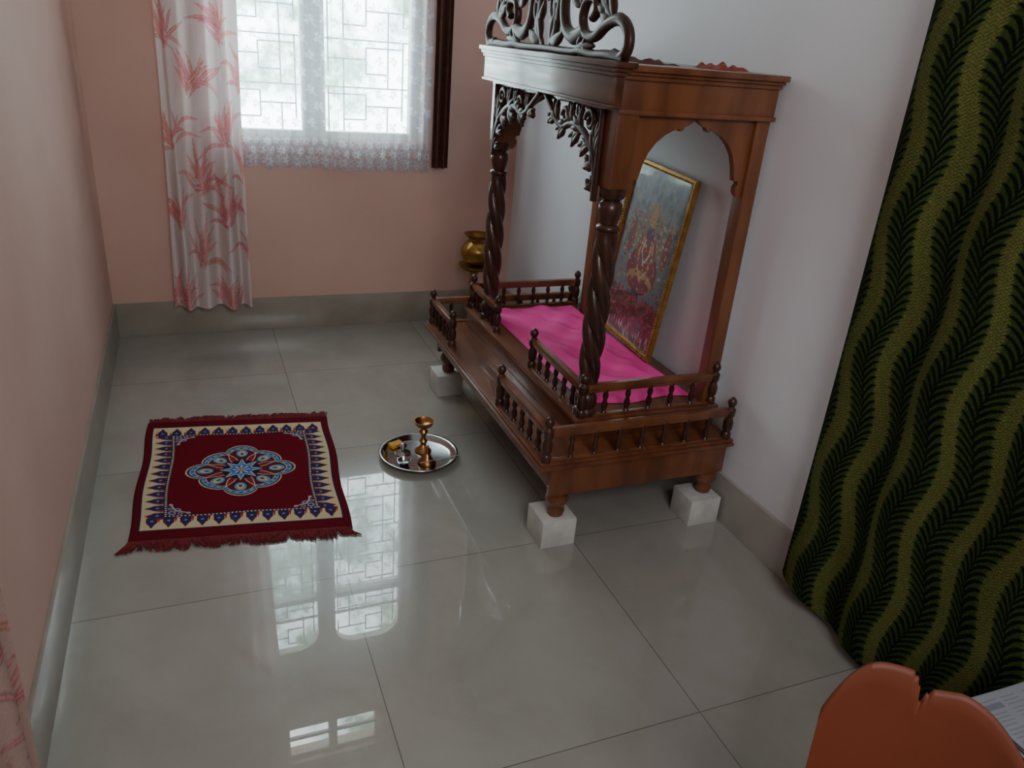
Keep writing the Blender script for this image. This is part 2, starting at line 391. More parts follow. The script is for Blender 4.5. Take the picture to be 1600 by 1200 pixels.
# green curtain
m_green=colmat('green_jacquard_cloth',rough=.9,weave=350,spec=.1)
def greencol(nx,nz):
    w=1.42;h=2.2
    R=Ras(0,w,0,h,nx,nz,(60,74,22)); X,Y=R.X,R.Y
    P=.136
    wave=.020*np.sin(2*math.pi*Y/.34)
    XX=X+wave
    A=R.A
    ph=np.abs(np.mod(XX/P+.5,1)-.5)*2
    bg=np.clip((ph-.55)/.12,0,1)
    for c in range(3): A[...,c]=(46,62,26)[c]*(1-bg)+(92,98,50)[c]*bg
    th=(np.mod((Y+.7*np.abs(np.mod(X,.024)-.012))/.008,1)<.45); A[th&(bg>.5)]*=.72
    A*= (1+.10*rng.normal(0,1,(nz,nx,1)))
    for k in range(int(w/P)+3):
        d=XX-k*P; ad=np.abs(d)
        side=(d>0)*.5
        lf=np.mod((Y-ad*1.5+13*ad*ad)/.0205+side,1)
        wid=.048
        thick=.66*np.clip(1-(ad/wid)**2,0,1)**.7
        m=(lf<thick)&(ad<wid)
        A[m]=(14,19,11)
        A[ad<.0020]=(14,19,11)
    return A
def path_green(S,z):
    y=1.44-1.15*S
    amp=.014+.006*np.sin(S*11)
    x=1.570+amp*np.sin(S*2*math.pi*4.5+2.6+.5*np.sin(z*1.3+S*7))+.006*np.sin(z*2.3+S*12)
    y=y+.006*np.sin(S*2*math.pi*9)+ .02*np.sin(z*1.7+S*3)*S
    return x,y
curtain('curtain',m_green,1.5,.03,2.3,680,940,path_green,greencol,'dark green door curtain woven with black fern leaves',zb=lambda S:.045*np.exp(-S*9)+.006*np.sin(S*30))
rod=obj('curtain_rod',tube([(1.575,1.52,2.31),(1.575,.2,2.31)],.012,10),m_metaldk); meta(rod,'metal rod carrying the green curtain','curtain rod')

# ------------------------------------------------------------ shrine
SH=empty('home_shrine',(1.26,2.45,.1),None,'carved dark-brown varnished wooden home shrine raised on white blocks','shrine')
footprof=[(.020,0),(.026,.004),(.029,.02),(.024,.035),(.034,.05),(.038,.065),(.034,.078),(.024,.084),(.030,.09),(.030,.10)]
for (x,y) in ((1.005,1.875),(1.575,1.875),(1.005,3.05),(1.575,3.05)):
    A=Acc(); A.add(lathe([(r,z) for r,z in footprof],(x,y,.10),24)); yy=y+(.022 if y<2.4 else -.022); A.add(box(x-.030,x+.024,yy-.030,yy+.030,.194,.299))
    obj('foot',(A.V,A.F),m_wood,SH,angle=35)
A=Acc(); A.add(box(.958,1.615,1.842,1.862,.190,.30)).add(box(.958,1.615,3.065,3.085,.190,.30)).add(box(.955,.972,1.862,3.065,.22,.30)).add(box(1.602,1.617,1.862,3.065,.22,.30))
obj('apron',(A.V,A.F),m_wood,SH,bevel=.003)
A=Acc(); A.add(box(.905,1.622,1.818,3.12,.30,.312)).add(box(.912,1.622,1.826,3.112,.312,.322))
obj('lower_platform',(A.V,A.F),m_woodh,SH,bevel=.003)
A=Acc(); A.add(box(1.08,1.618,1.945,3.055,.322,.388)).add(box(1.07,1.62,1.935,3.065,.388,.40))
obj('upper_platform',(A.V,A.F),m_woodh,SH,bevel=.003)
balprof=[(.008,0),(.010,.004),(.006,.012),(.0105,.026),(.0105,.034),(.006,.05),(.009,.058),(.0095,.066),(.0065,.078),(.009,.084),(.009,.088)]
newprof=[(.016,0),(.016,.02),(.011,.026),(.016,.036),(.017,.06),(.011,.078),(.016,.086),(.017,.108),(.012,.114),(.009,.118),(.014,.126),(.0155,.134),(.012,.144),(.005,.151),(.001,.153)]
def mesh_only(VF,m,name):
    o=obj(name,VF,m); me=o.data; bpy.data.objects.remove(o); return me
me_bal=mesh_only(lathe(balprof,(0,0,0),12),m_wooddk,'baluster'); me_new=mesh_only(lathe(newprof,(0,0,0),16),m_wooddk,'newel_post')
def inst(me,name,wp,parent):
    o=bpy.data.objects.new(name,me); return link(o,parent,wp)
def balustrade(p0,p1,zb,n,ends=(1,1)):
    p0=np.array(p0);p1=np.array(p1); d=(p1-p0); Ln=np.linalg.norm(d); u=d/Ln; s=np.array((-u[1],u[0]))
    def bar(a,b,w,z0,z1):
        q=[p0+u*a+s*w,p0+u*b+s*w,p0+u*b-s*w,p0+u*a-s*w]
        V=[(x,y,z0) for x,y in q]+[(x,y,z1) for x,y in q]
        return V,[(0,3,2,1),(4,5,6,7),(0,1,5,4),(1,2,6,5),(2,3,7,6),(3,0,4,7)]
    A=Acc(); A.add(bar(.012,Ln-.012,.012,zb+.094,zb+.114)).add(bar(.012,Ln-.012,.008,zb+.084,zb+.095)).add(bar(.012,Ln-.012,.009,zb,zb+.006))
    B=obj('balustrade',(A.V,A.F),m_wood,SH,bevel=.003)
    for i in range(n):
        q=p0+u*(Ln*(i+1)/(n+1)); inst(me_bal,'baluster',(q[0],q[1],zb+.003),B)
    for e,q in zip(ends,(p0,p1)):
        if e: inst(me_new,'newel_post',(q[0],q[1],zb),B)
ZL=.322; ZU=.40
balustrade((.935,1.845),(1.60,1.845),ZL,7,(1,1))
balustrade((.935,1.845),(.935,2.25),ZL,5,(0,1))
balustrade((.935,2.81),(.935,3.09),ZL,4,(1,1))
balustrade((.935,3.09),(1.60,3.09),ZL,7,(0,1))
balustrade((1.10,1.96),(1.60,1.96),ZU,5,(1,1))
balustrade((1.10,1.96),(1.10,2.37),ZU,5,(0,1))
balustrade((1.10,2.74),(1.10,3.04),ZU,4,(1,1))
balustrade((1.10,3.04),(1.60,3.04),ZU,6,(0,1))
CX=1.125; ZT=1.125
def colmesh(c):
    A=Acc()
    A.add(lathe([(.038,0),(.038,.02),(.030,.026),(.036,.036),(.037,.06),(.030,.075),(.024,.08),(.033,.09),(.033,.10),(.026,.108)],c,32))
    h0,h1=.105,.60
    N=150
    prof=[(.032+.005*math.sin(math.pi*i/N),h0+(h1-h0)*i/N) for i in range(N+1)]
    def tw(a,z):
        v=abs(math.cos(1.5*a+z*math.pi*9.0)); e=min(1,min(z-h0,h1-z)/.03); return .98+e*(-.34+.42*v**.6)
    A.add(lathe(prof,c,64,tw))
    A.add(lathe([(.026,.598),(.035,.604),(.035,.614),(.025,.62),(.030,.635),(.036,.66),(.034,.68),(.024,.69),(.036,.698),(.038,.71),(.038,ZT-ZU)],c,32))
    return A.V,A.F
for y in (1.985,2.90):
    obj('twisted_column',colmesh((CX,y,ZU)),m_wooddk,SH,angle=70)
    obj('column_block',box(CX-.035,CX+.035,y-.035,y+.035,ZT,1.335),m_wood,SH,bevel=.004)
    obj('rear_post',box(1.567,1.615,y-.025,y+.025,ZU,1.335),m_wood,SH,bevel=.004)
def arch_outline():
    xc=1.365; x0=CX+.03; x1=1.569; zt=1.336
    half=[(-.200,1.10),(-.190,1.103),(-.181,1.115),(-.179,1.130),(-.187,1.140),(-.183,1.150),(-.170,1.150),(-.166,1.165),(-.160,1.192),(-.147,1.225),(-.126,1.254),(-.100,1.276),(-.074,1.290),(-.055,1.295),(-.048,1.288),(-.041,1.292),(-.037,1.300),(-.022,1.307),(-.008,1.316),(0,1.327)]
    pr=[(xc+a,b) for a,b in half]+[(xc-a,b) for a,b in half[-2::-1]]
    return [(x0,1.10)]+pr+[(x1,1.10),(x1,zt),(x0,zt)]
for y in (1.985,2.90): obj('arched_side_panel',plate(arch_outline(),[],y-.011,y+.011),m_wood,SH,angle=30)
A=Acc()
A.add(box(1.092,1.62,1.955,2.935,1.335,1.425)); A.add(box(1.091,1.622,1.947,2.943,1.328,1.342)); A.add(box(1.091,1.622,1.945,2.945,1.418,1.430)); A.add(box(1.090,1.623,1.935,2.955,1.430,1.440)); A.add(box(1.085,1.625,1.922,2.968,1.440,1.457))
obj('cornice',(A.V,A.F),m_wood,SH,bevel=.003)
A=Acc(); A.add(box(1.056,1.088,1.93,2.95,1.352,1.425)).add(box(1.050,1.09,1.922,2.955,1.425,1.436)).add(box(1.044,1.10,1.915,2.96,1.436,1.447)).add(box(1.036,1.11,1.905,2.965,1.447,1.462)).add(box(1.050,1.088,1.925,2.955,1.344,1.353))
obj('front_fascia',(A.V,A.F),m_fascia,SH,bevel=.003)
def carve(A,pts,w,x,th=.011,n=5,leaf=False):
    P=smoothpts(pts,n); N=len(P)
    Q=[(x,p[0],p[1]) for p in P]
    if leaf: W=[max(.0012,w*math.sin(math.pi*min(1,(i/(N-1))*.86+.1))**.8) for i in range(N)]; T=[max(.002,th*(.4+.6*math.sin(math.pi*i/(N-1)))) for i in range(N)]
    else: W=[w*(1-.35*i/(N-1)) for i in range(N)]; T=[th]*N
    A.add(tube(Q,W,8,n=(1,0,0),th=T))
def spiral(cx,cy,r0,turns,a0,sgn,n=16):
    return [(cx+r0*(1-.8*i/n)*math.cos(a0+sgn*turns*2*math.pi*i/n),cy+r0*(1-.8*i/n)*math.sin(a0+sgn*turns*2*math.pi*i/n)) for i in range(n+1)]
def leafcurve(A,x,bx,bz,ang,Ln,cv,w,mir=1,yc=0,th=.010):
    pts=[];a=ang
    px,pz=bx,bz; pts.append((px,pz))
    for i in range(4):
        px+=math.cos(a)*Ln/4; pz+=math.sin(a)*Ln/4; a+=cv/4; pts.append((px,pz))
    carve(A,[(yc+mir*p,q) for p,q in pts],w,x,th,4,True)
def acanthus(A,x,pts,w,mir,yc,z0,th=.008,lobes=4):
    P=smoothpts(pts,5); n=len(P)
    carve(A,[(yc+mir*p[0],z0+p[1]) for p in pts],w*.6,x,th,5,True)
    for k in range(lobes):
        i=int((k+.6)/(lobes+.6)*(n-2)); t=P[i+1]-P[i]; an=math.atan2(t[1],t[0]); s=1-.5*k/lobes
        for sd in (1,-1):
            leafcurve(A,x-.002,P[i][0],z0+P[i][1],an+sd*.75,w*2.4*s,-sd*.9,w*.50*s,mir,yc,th)
YC=2.443
def crown(mir):
    A=Acc(); Z0=1.462; X=1.075
    def c(pts,w,leaf=False,th=.014): carve(A,[(YC+mir*p,Z0+q) for p,q in pts],w,X,th,6,leaf)
    c([(.455,.012),(.50,.008),(.53,.035),(.52,.075),(.47,.10),(.40,.085),(.34,.055),(.28,.06),(.25,.10),(.27,.145),(.32,.15),(.335,.12),(.31,.10)],.019)
    c([(.27,.07),(.20,.05),(.14,.08),(.12,.15),(.155,.22),(.22,.23),(.245,.19),(.215,.165)],.024)
    c([(.13,.17),(.10,.25),(.05,.29),(0,.33)],.022)
    c([(.52,.004),(.42,.010),(.34,.008),(.26,.014),(.2,.010),(.0,.012)],.016)
    ac=lambda pts,w,l=4: acanthus(A,X,pts,w,mir,YC,Z0,.010,l)
    ac([(.45,.09),(.41,.12),(.37,.15),(.35,.19)],.034,3)
    ac([(.22,.02),(.27,.03),(.34,.03)],.026,2)
    ac([(.25,.12),(.22,.17),(.25,.23),(.29,.25)],.034,3)
    ac([(.02,.02),(.07,.07),(.06,.14),(.10,.19)],.042,3)
    ac([(.0,.15),(.03,.21),(.02,.28)],.042,3)
    return A
A=crown(1); B=crown(-1); A.add((B.V,B.F)); A.add(lathe([(.02,0),(.026,.03),(.014,.05),(.02,.07),(.03,.1),(.012,.14),(.003,.17)],(1.075,YC,1.78),20))
obj('carved_crown',(A.V,A.F),m_carve,SH,angle=60)
def bracket(mir):
    A=Acc(); X=1.083; yb=YC-mir*.425
    def c(pts,w,leaf=False): carve(A,[(yb+mir*p,q) for p,q in pts],w,X,.009,6,leaf)
    c([(.0,1.08),(.005,1.14),(.03,1.205),(.08,1.245),(.14,1.27),(.20,1.272),(.25,1.258),(.30,1.27),(.35,1.305),(.40,1.338)],.015)
    c([(0,1.12),(.0,1.335)],.012)
    c(spiral(.07,1.295,.033,1.2,0,1),.011); c(spiral(.235,1.29,.026,1.1,0,1),.010)
    ac=lambda pts,w,l=2: acanthus(A,X,pts,w,mir,yb,0,.008,l)
    ac([(.01,1.10),(.03,1.12),(.055,1.11)],.018)
    ac([(.015,1.16),(.045,1.18),(.07,1.17)],.024)
    ac([(.05,1.23),(.09,1.225),(.11,1.20)],.024)
    ac([(.12,1.26),(.16,1.245),(.18,1.22)],.024)
    ac([(.22,1.265),(.26,1.25),(.28,1.23)],.022)
    ac([(.30,1.27),(.34,1.275),(.37,1.26)],.018)
    ac([(.02,1.20),(.025,1.25),(.02,1.30)],.026)
    ac([(.12,1.27),(.14,1.295),(.13,1.325)],.024)
    ac([(.18,1.275),(.20,1.30),(.19,1.33)],.022)
    ac([(.29,1.27),(.31,1.30),(.30,1.33)],.020)
    return A.V,A.F
for mir in (1,-1): obj('carved_bracket',bracket(mir),m_carve,SH,angle=60)
def block(x0,x1,y0,y1,label):
    meta(obj('support_block',box(x0,x1,y0,y1,0,.10),m_white,bevel=.003),label,'block',group='white blocks under the shrine feet')
block(.945,1.065,1.832,1.955,'white painted block under the shrine foot')
block(1.495,1.615,1.815,1.93,'white painted block under the shrine foot by the skirting')
block(.94,1.06,2.995,3.12,'white painted block under the shrine foot')
block(1.50,1.615,2.995,3.12,'white painted block under the shrine foot')
# pink cloth
nx,ny=150,240
S,T=np.meshgrid(np.linspace(0,1,nx),np.linspace(0,1,ny))
x=1.155+.408*S; y=2.025+.965*T+.012*np.sin(S*9+1)*(1-T)
edge=np.minimum(np.minimum(S,1-S)*nx,np.minimum(T,1-T)*ny)/8; ed=np.clip(edge,0,1)
wr=.0065*np.sin(x*36+y*13+1.5*np.sin(y*9))+.004*np.sin(y*34-x*17+2*np.sin(x*11))+.0015*np.sin(x*80+y*50)
z=.4025+ed*(.0145+wr*(1-.8*np.clip((x-1.47)/.06,0,1)))
z=np.maximum(z,.4015); z=np.where(x>1.50,np.minimum(z,.4185),z)
meta(gridobj('shrine_cloth',np.stack([x,y,z],-1),None,m_pink),'bright pink satin cloth spread on the shrine platform','cloth')
# picture
PW,PH=.43,.68
pf=empty('framed_picture',(1.545,2.485,.420),None,'gold framed devotional print leaning on the wall inside the shrine','picture')
ang=math.atan2(1.613-1.545,math.sqrt(PH**2-.07**2)); RO=math.radians(2.6)
def tp(u,v,w):
    uu=u*math.cos(RO)-v*math.sin(RO); vv=u*math.sin(RO)+v*math.cos(RO)
    return (1.548+vv*math.sin(ang)-w*math.cos(ang), 2.278+uu, .422+vv*math.cos(ang)+w*math.sin(ang))
def tbox(u0,u1,v0,v1,w0,w1):
    V,F=box(u0,u1,v0,v1,w0,w1); return [tp(*p) for p in V],F
A=Acc(); fw=.018
for bx in ((0,PW,0,fw),(0,PW,PH-fw,PH),(0,fw,fw,PH-fw),(PW-fw,PW,fw,PH-fw)): A.add(tbox(*bx,0,.018))
for bx in ((.003,PW-.003,.003,.008),(.003,PW-.003,PH-.008,PH-.003),(.003,.008,.01,PH-.01),(PW-.008,PW-.003,.01,PH-.01)): A.add(tbox(*bx,.018,.023))
def bead(u,v):
    V,F=lathe([(.001,0),(.0035,.001),(.004,.003),(.003,.005),(.0005,.006)],(u,v,.017),6); A.add(([tp(*p) for p in V],F))
for v in np.arange(.02,PH-.015,.0115): bead(.0135,v); bead(PW-.0135,v)
for u in np.arange(.02,PW-.015,.0115): bead(u,.0135); bead(u,PH-.0135)
obj('picture_frame',(A.V,A.F),m_gold,pf,bevel=0,angle=50)
R=Ras(0,1,0,1,210,360,(112,124,128)); rr=random.Random(11)
X,Y=R.X,R.Y
R.A=R.A*(.8+.3*Y[...,None])+rng.normal(0,5,R.A.shape)
for i in range(160): R.ell(rr.random(),rr.uniform(.55,1),rr.uniform(.01,.05),rr.uniform(.01,.04),rr.choice([(134,144,146),(90,100,100),(152,158,156),(100,96,90),(84,94,102)]),.5,rr.random()*3)  # pale grey-cyan upper part: glass reflection painted into the print
R.ell(.52,.60,.26,.22,(124,112,92),.6)
for i in range(24):
    a=i/24*2*math.pi; R.ell(.52+.24*math.cos(a),.60+.21*math.sin(a),.016,.012,(160,138,96),.8)
for sx_ in (.2,.84):
    R.ell(sx_,.60,.055,.12,(122,68,66)); R.ell(sx_,.73,.035,.026,(148,126,98))
    for i in range(10): R.ell(sx_+rr.uniform(-.04,.04),.60+rr.uniform(-.1,.1),.012,.01,rr.choice([(170,150,104),(70,70,90),(160,70,70)]))
R.ell(.52,.42,.27,.14,(118,44,50)); R.ell(.52,.50,.17,.16,(136,54,56)); R.ell(.52,.36,.24,.06,(152,128,88)); R.ell(.52,.34,.20,.04,(120,42,50))
R.ell(.52,.655,.06,.05,(70,64,84)); R.ell(.52,.72,.07,.04,(154,128,80)); R.ell(.52,.76,.04,.045,(164,136,86)); 
for s in (-1,1):
    R.stroke([(.52+s*.08,.62),(.52+s*.12,.52),(.52+s*.08,.42),(.52,.37)],.014,(172,150,92)); R.stroke([(.52+s*.05,.60),(.52+s*.07,.53),(.52,.46)],.010,(190,184,170))
for i in range(420):
    R.ell(rr.uniform(.1,.95),rr.uniform(.30,.74),rr.uniform(.006,.018),rr.uniform(.004,.012),rr.choice([(150,62,66),(162,138,98),(70,70,96),(176,174,162),(104,50,56),(72,88,94),(88,94,98)]),.75)
R.ell(.5,.25,.09,.05,(40,42,60)); 
R.fill((Y<.24),(78,38,44),.85)
for i in range(520):
    R.ell(rr.random(),rr.uniform(.04,.27),rr.uniform(.01,.03),rr.uniform(.008,.018),rr.choice([(144,42,52),(120,32,42),(160,62,68),(90,30,38),(78,70,70),(92,78,78)]),.9)
for i in range(40):
    R.ell(rr.random(),rr.uniform(0,.08),.006,.020,(180,180,178),.85)
R.fill((X<.03)|(X>.97),(118,58,70),.8)
U,Vv=np.meshgrid(np.linspace(fw,PW-fw,210),np.linspace(fw,PH-fw,360))
w=.008
UU=U*math.cos(RO)-Vv*math.sin(RO); VV=U*math.sin(RO)+Vv*math.cos(RO)
P=np.stack([1.548+VV*math.sin(ang)-w*math.cos(ang),2.278+UU,.422+VV*math.cos(ang)+w*math.sin(ang)],-1)
gridobj('print',P,R.A[:,::-1],colmat('glazed_print',rough=.5,coat=1.0,spec=.5),pf)
obj('backing_board',tbox(.01,PW-.01,.01,PH-.01,.001,.006),m_stool,pf,smooth=False)
def crumple(name,cx,cy,z,rx,ry,h,m,label,seed):
    N=40; S,T=np.meshgrid(np.linspace(-1,1,N),np.linspace(-1,1,N))
    f=np.clip(1-np.maximum(np.abs(S),np.abs(T))**4,0,1)
    zz=z+.001+h*f*(.5+.3*np.sin(S*5+seed)*np.cos(T*4)+.2*np.sin(S*9-T*7)).clip(.1)
    meta(gridobj(name,np.stack([cx+rx*S*(1+.12*np.sin(T*4)),cy+ry*T*(1+.12*np.cos(S*5)),zz],-1),None,m),label,'cloth')
crumple('folded_cloth',1.50,2.10,1.457,.055,.07,.022,m_cloth_red,'small crumpled red cloth on top of the shrine',1)
crumple('folded_cloth',1.27,2.16,1.457,.075,.08,.018,m_dark,'dark crumpled cloth on top of the shrine',5)

# ------------------------------------------------------------ prayer mat
MW,ML=.68,.83
QFL,QFR,QNR,QNL=[np.array(p) for p in ((-.238,2.99),(.440,2.90),(.390,2.098),(-.278,2.190))]
def mmap(X,Y):
    a=(X/MW+.5)[...,None] if hasattr(X,'shape') else X/MW+.5
    b=(Y/ML+.5)[...,None] if hasattr(Y,'shape') else Y/ML+.5
    return QNL*(1-a)*(1-b)+QNR*a*(1-b)+QFL*(1-a)*b+QFR*a*b
R=Ras(-MW/2,MW/2,-ML/2,ML/2,440,540,(92,14,26)); X,Y=R.X,R.Y
R.A+=rng.normal(0,6,R.A.shape)
hx,hy=MW/2-.028,ML/2-.056
cheb=lambda m: (np.abs(X)<hx-m)&(np.abs(Y)<hy-m)
cream=(200,184,148); navy=(30,34,74); lb=(110,146,184)
R.fill(cheb(-.004),navy); R.fill(cheb(0),cream)
bw=.068
def teardrop(cx,cy,dx,dy,k=1.18):
    px,py=-dy,dx
    R.stroke([(cx-dx*.020*k,cy-dy*.020*k),(cx-dx*.006*k,cy-dy*.006*k),(cx+dx*.022*k,cy+dy*.022*k)],[.015*k,.0145*k,.0015],(116,26,36))
    R.stroke([(cx-dx*.018*k,cy-dy*.018*k),(cx-dx*.006*k,cy-dy*.006*k),(cx+dx*.017*k,cy+dy*.017*k)],[.012*k,.0115*k,.001],(44,46,90))
    R.ell(cx-dx*.012,cy-dy*.012,.005,.005,(110,130,170))
    R.stroke([(cx+px*.021-dx*.028,cy+py*.021-dy*.028),(cx+px*.021-dx*.004,cy+py*.021-dy*.004)],[.0045,.001],(150,50,40))
nX=12;nY=15
for i in range(nX):
    xx=-hx+bw*.5+(2*hx-bw*1.0)*i/(nX-1); teardrop(xx,hy-.037,0,1); teardrop(xx,-hy+.037,0,-1)
for i in range(1,nY-1):
    yy=-hy+bw*.5+(2*hy-bw*1.0)*i/(nY-1); teardrop(hx-.037,yy,1,0); teardrop(-hx+.037,yy,-1,0)
R.fill(cheb(bw),navy)
for d in np.arange(-hx+bw+.006,hx-bw,.012):
    for s in (-1,1): R.ell(d,s*(hy-bw-.006),.0036,.0036,cream)
for d in np.arange(-hy+bw+.006,hy-bw,.012):
    for s in (-1,1): R.ell(s*(hx-bw-.006),d,.0036,.0036,cream)
R.fill(cheb(bw+.012),(98,14,28)); 
for sx_ in (-1,1):
    for sy_ in (-1,1):
        cx,cy=sx_*(hx-bw-.050),sy_*(hy-bw-.050)
        for (ax,ay,rad) in ((.025,.025,.009),(.0,.03,.006),(.03,0,.006),(-.025,.028,.005),(.028,-.025,.005),(.008,.008,.008)):
            R.ell(cx+sx_*ax,cy+sy_*ay,rad*1.35,rad*1.35,lb); R.ell(cx+sx_*ax,cy+sy_*ay,rad*.7,rad*.7,(110,20,30))
        R.stroke([(cx+sx_*.03,cy-sy_*.03),(cx+sx_*.015,cy+sy_*.01),(cx-sx_*.03,cy+sy_*.03)],.0022,cream)
r_=np.hypot(X,Y/.97); th_=np.arctan2(Y/.97,X)
lobe=np.abs(np.cos(4*th_)); big=np.abs(np.cos(2*th_))
Rr=.188*(.72+.16*lobe**.55+.12*big**3)
q=r_/Rr
R.fill(q<1,cream); R.fill(q<.97,navy); R.fill(q<.935,lb); R.fill((q<.90)&(np.cos(40*th_)>0),(60,84,140)); R.fill(q<.84,cream); R.fill(q<.822,(92,30,40))
for k in range(8):
    a=k*math.pi/4; ca,sa=math.cos(a),math.sin(a); rad=.120 if k%2==0 else .106
    R.ell(rad*ca,rad*sa*.97,.032,.024,navy,1,a); R.ell((rad+.002)*ca,(rad+.002)*sa*.97,.028,.020,(104,142,172),1,a); R.ell(rad*ca,rad*sa*.97,.019,.012,(200,178,116),1,a); R.ell((rad-.004)*ca,(rad-.004)*sa*.97,.010,.006,(50,76,146),1,a)
    a+=math.pi/8; ca,sa=math.cos(a),math.sin(a)
    R.stroke([(.05*ca,.05*sa),(.085*ca,.085*sa),(.125*ca,.125*sa)],[.012,.013,.002],cream); R.stroke([(.05*ca,.05*sa),(.085*ca,.085*sa),(.118*ca,.118*sa)],[.009,.010,.001],(140,36,44))
R.fill(r_<.066,navy)
for k in range(8):
    a=k*math.pi/4; ca,sa=math.cos(a),math.sin(a)
    R.stroke([(.012*ca,.012*sa),(.036*ca,.036*sa),(.072*ca,.072*sa)],[.006,.013,.001],cream); R.stroke([(.012*ca,.012*sa),(.036*ca,.036*sa),(.064*ca,.064*sa)],[.004,.009,.001],(80,136,184))
R.fill(r_<.034,(48,90,170)); R.fill((r_<.030)&(np.cos(8*th_)>.1),(150,185,205)); R.fill(r_<.011,(190,130,60))
PM=mmap(X,Y); PXm=PM[...,0]+.004*np.sin(Y*14); PYm=PM[...,1]
e=np.minimum(MW/2-np.abs(X),ML/2-np.abs(Y)); Zm=.001+.010*np.clip(e/.006,0,1)**.5+.0015*np.sin(X*22+1)*np.sin(Y*17)*np.clip(e/.02,0,1)
mt=empty('prayer_mat',(.08,2.545,0),None,'maroon woven prayer mat with cream border, floral medallion and fringes','mat')
gridobj('mat_pile',np.stack([PXm,PYm,Zm],-1),R.A,colmat('woven_pile',rough=1,weave=500,spec=.1),mt)
for sgn in (1,-1):
    A=Acc(); rr=random.Random(3+sgn); NT=62
    for i in range(NT):
        u=-MW/2+.006+(MW-.012)*(i+.5)/NT; ln=rr.uniform(.036,.056); lean=.5*math.sin(i*.45+sgn)+rr.uniform(-.45,.45)+(.5 if (sgn<0 and u>.27) else 0)-(.5 if (sgn<0 and u<-.3) else 0)
        for s_i in range(5):
            dr=lean+rr.uniform(-.4,.4); pts=[]
            for k in range(4):
                t=k/3; lx=u+(s_i-2)*.0022+dr*ln*t*t*.7; ly=sgn*(ML/2-.004+ln*t*rr.uniform(.9,1.1))
                p=mmap(lx,ly)
                pts.append((p[0],p[1],.007+.006*math.sin(math.pi*t)*rr.random()-.003*t))
            A.add(tube(pts,[.0032,.0032,.0030,.0018],5))
    f=obj('fringe',(A.V,A.F),m_red,mt,angle=80); f['kind']='stuff'

# ------------------------------------------------------------ thali and its things
TC=(.722,2.502)
prof=[(.001,.003),(.118,.003),(.128,.006),(.137,.020),(.148,.0245),(.1505,.0225),(.150,.020),(.139,.0165),(.131,.002),(.122,0),(.001,0)]
meta(obj('thali_plate',lathe([(r,z) for r,z in prof],(TC[0],TC[1],.0005),64),m_steel,angle=70),'round stainless steel offering plate on the floor','plate')
def L2(name,prof,c,m,label,cat,seg=28): return meta(obj(name,lathe(prof,c,seg),m,angle=50),label,cat)
L2('brass_oil_lamp',[(.030,0),(.032,.004),(.024,.012),(.014,.022),(.010,.030),(.014,.038),(.016,.046),(.010,.054),(.008,.066),(.013,.076),(.017,.086),(.011,.096),(.014,.104),(.030,.112),(.037,.124),(.038,.132),(.035,.132),(.026,.118),(.001,.114)],(.748,2.535,.0036),m_copper,'tall brass oil lamp with a shallow cup on the plate','lamp')
L2('brass_bell',[(.034,0),(.035,.003),(.031,.010),(.022,.018),(.016,.028),(.013,.036),(.007,.042),(.009,.050),(.010,.056),(.006,.062),(.007,.070),(.001,.074)],(.738,2.445,.0036),m_copper,'small brass hand bell on the plate','bell')
L2('small_bowl',[(.014,0),(.018,.003),(.024,.012),(.026,.018),(.024,.018),(.016,.006),(.001,.005)],(.652,2.455,.0036),m_steel,'small steel cup on the plate','bowl')
L2('incense_stand',[(.030,0),(.031,.003),(.022,.010),(.009,.016),(.007,.024),(.014,.030),(.016,.036),(.009,.042),(.001,.044)],(.668,2.535,.0036),m_steel,'little silver incense stand on the plate','incense holder')
o=obj('matchbox',box(-.026,.026,-.017,.017,0,.013),m_match,bevel=.001); o.location=(.655,2.593,.0065); o.rotation_euler=(0,0,.35); meta(o,'yellow matchbox lying on the plate','matchbox')
meta(obj('incense_stick',tube([(.70,2.405,.030),(.86,2.43,.028)],.0012,6),m_incense),'thin incense stick resting on the plate rim','incense stick')
# ------------------------------------------------------------ brass pot on its stand
BX,BY=1.366,3.76
L2('brass_stand',[(.085,0),(.09,.006),(.07,.02),(.03,.04),(.02,.07),(.028,.10),(.022,.14),(.018,.25),(.026,.29),(.018,.32),(.024,.345),(.07,.36),(.085,.375),(.086,.382),(.08,.382),(.001,.375)],(BX-.01,BY,.0),m_brass,'tall brass stand with a wide tray in the corner','stand',40)
L2('brass_pot',[(.04,0),(.045,.004),(.070,.022),(.086,.055),(.084,.088),(.062,.118),(.05,.128),(.05,.142),(.070,.158),(.073,.163),(.066,.163),(.044,.146),(.001,.12)],(BX,BY,.3825),m_brass,'round brass water pot standing on a brass stand','pot',40)
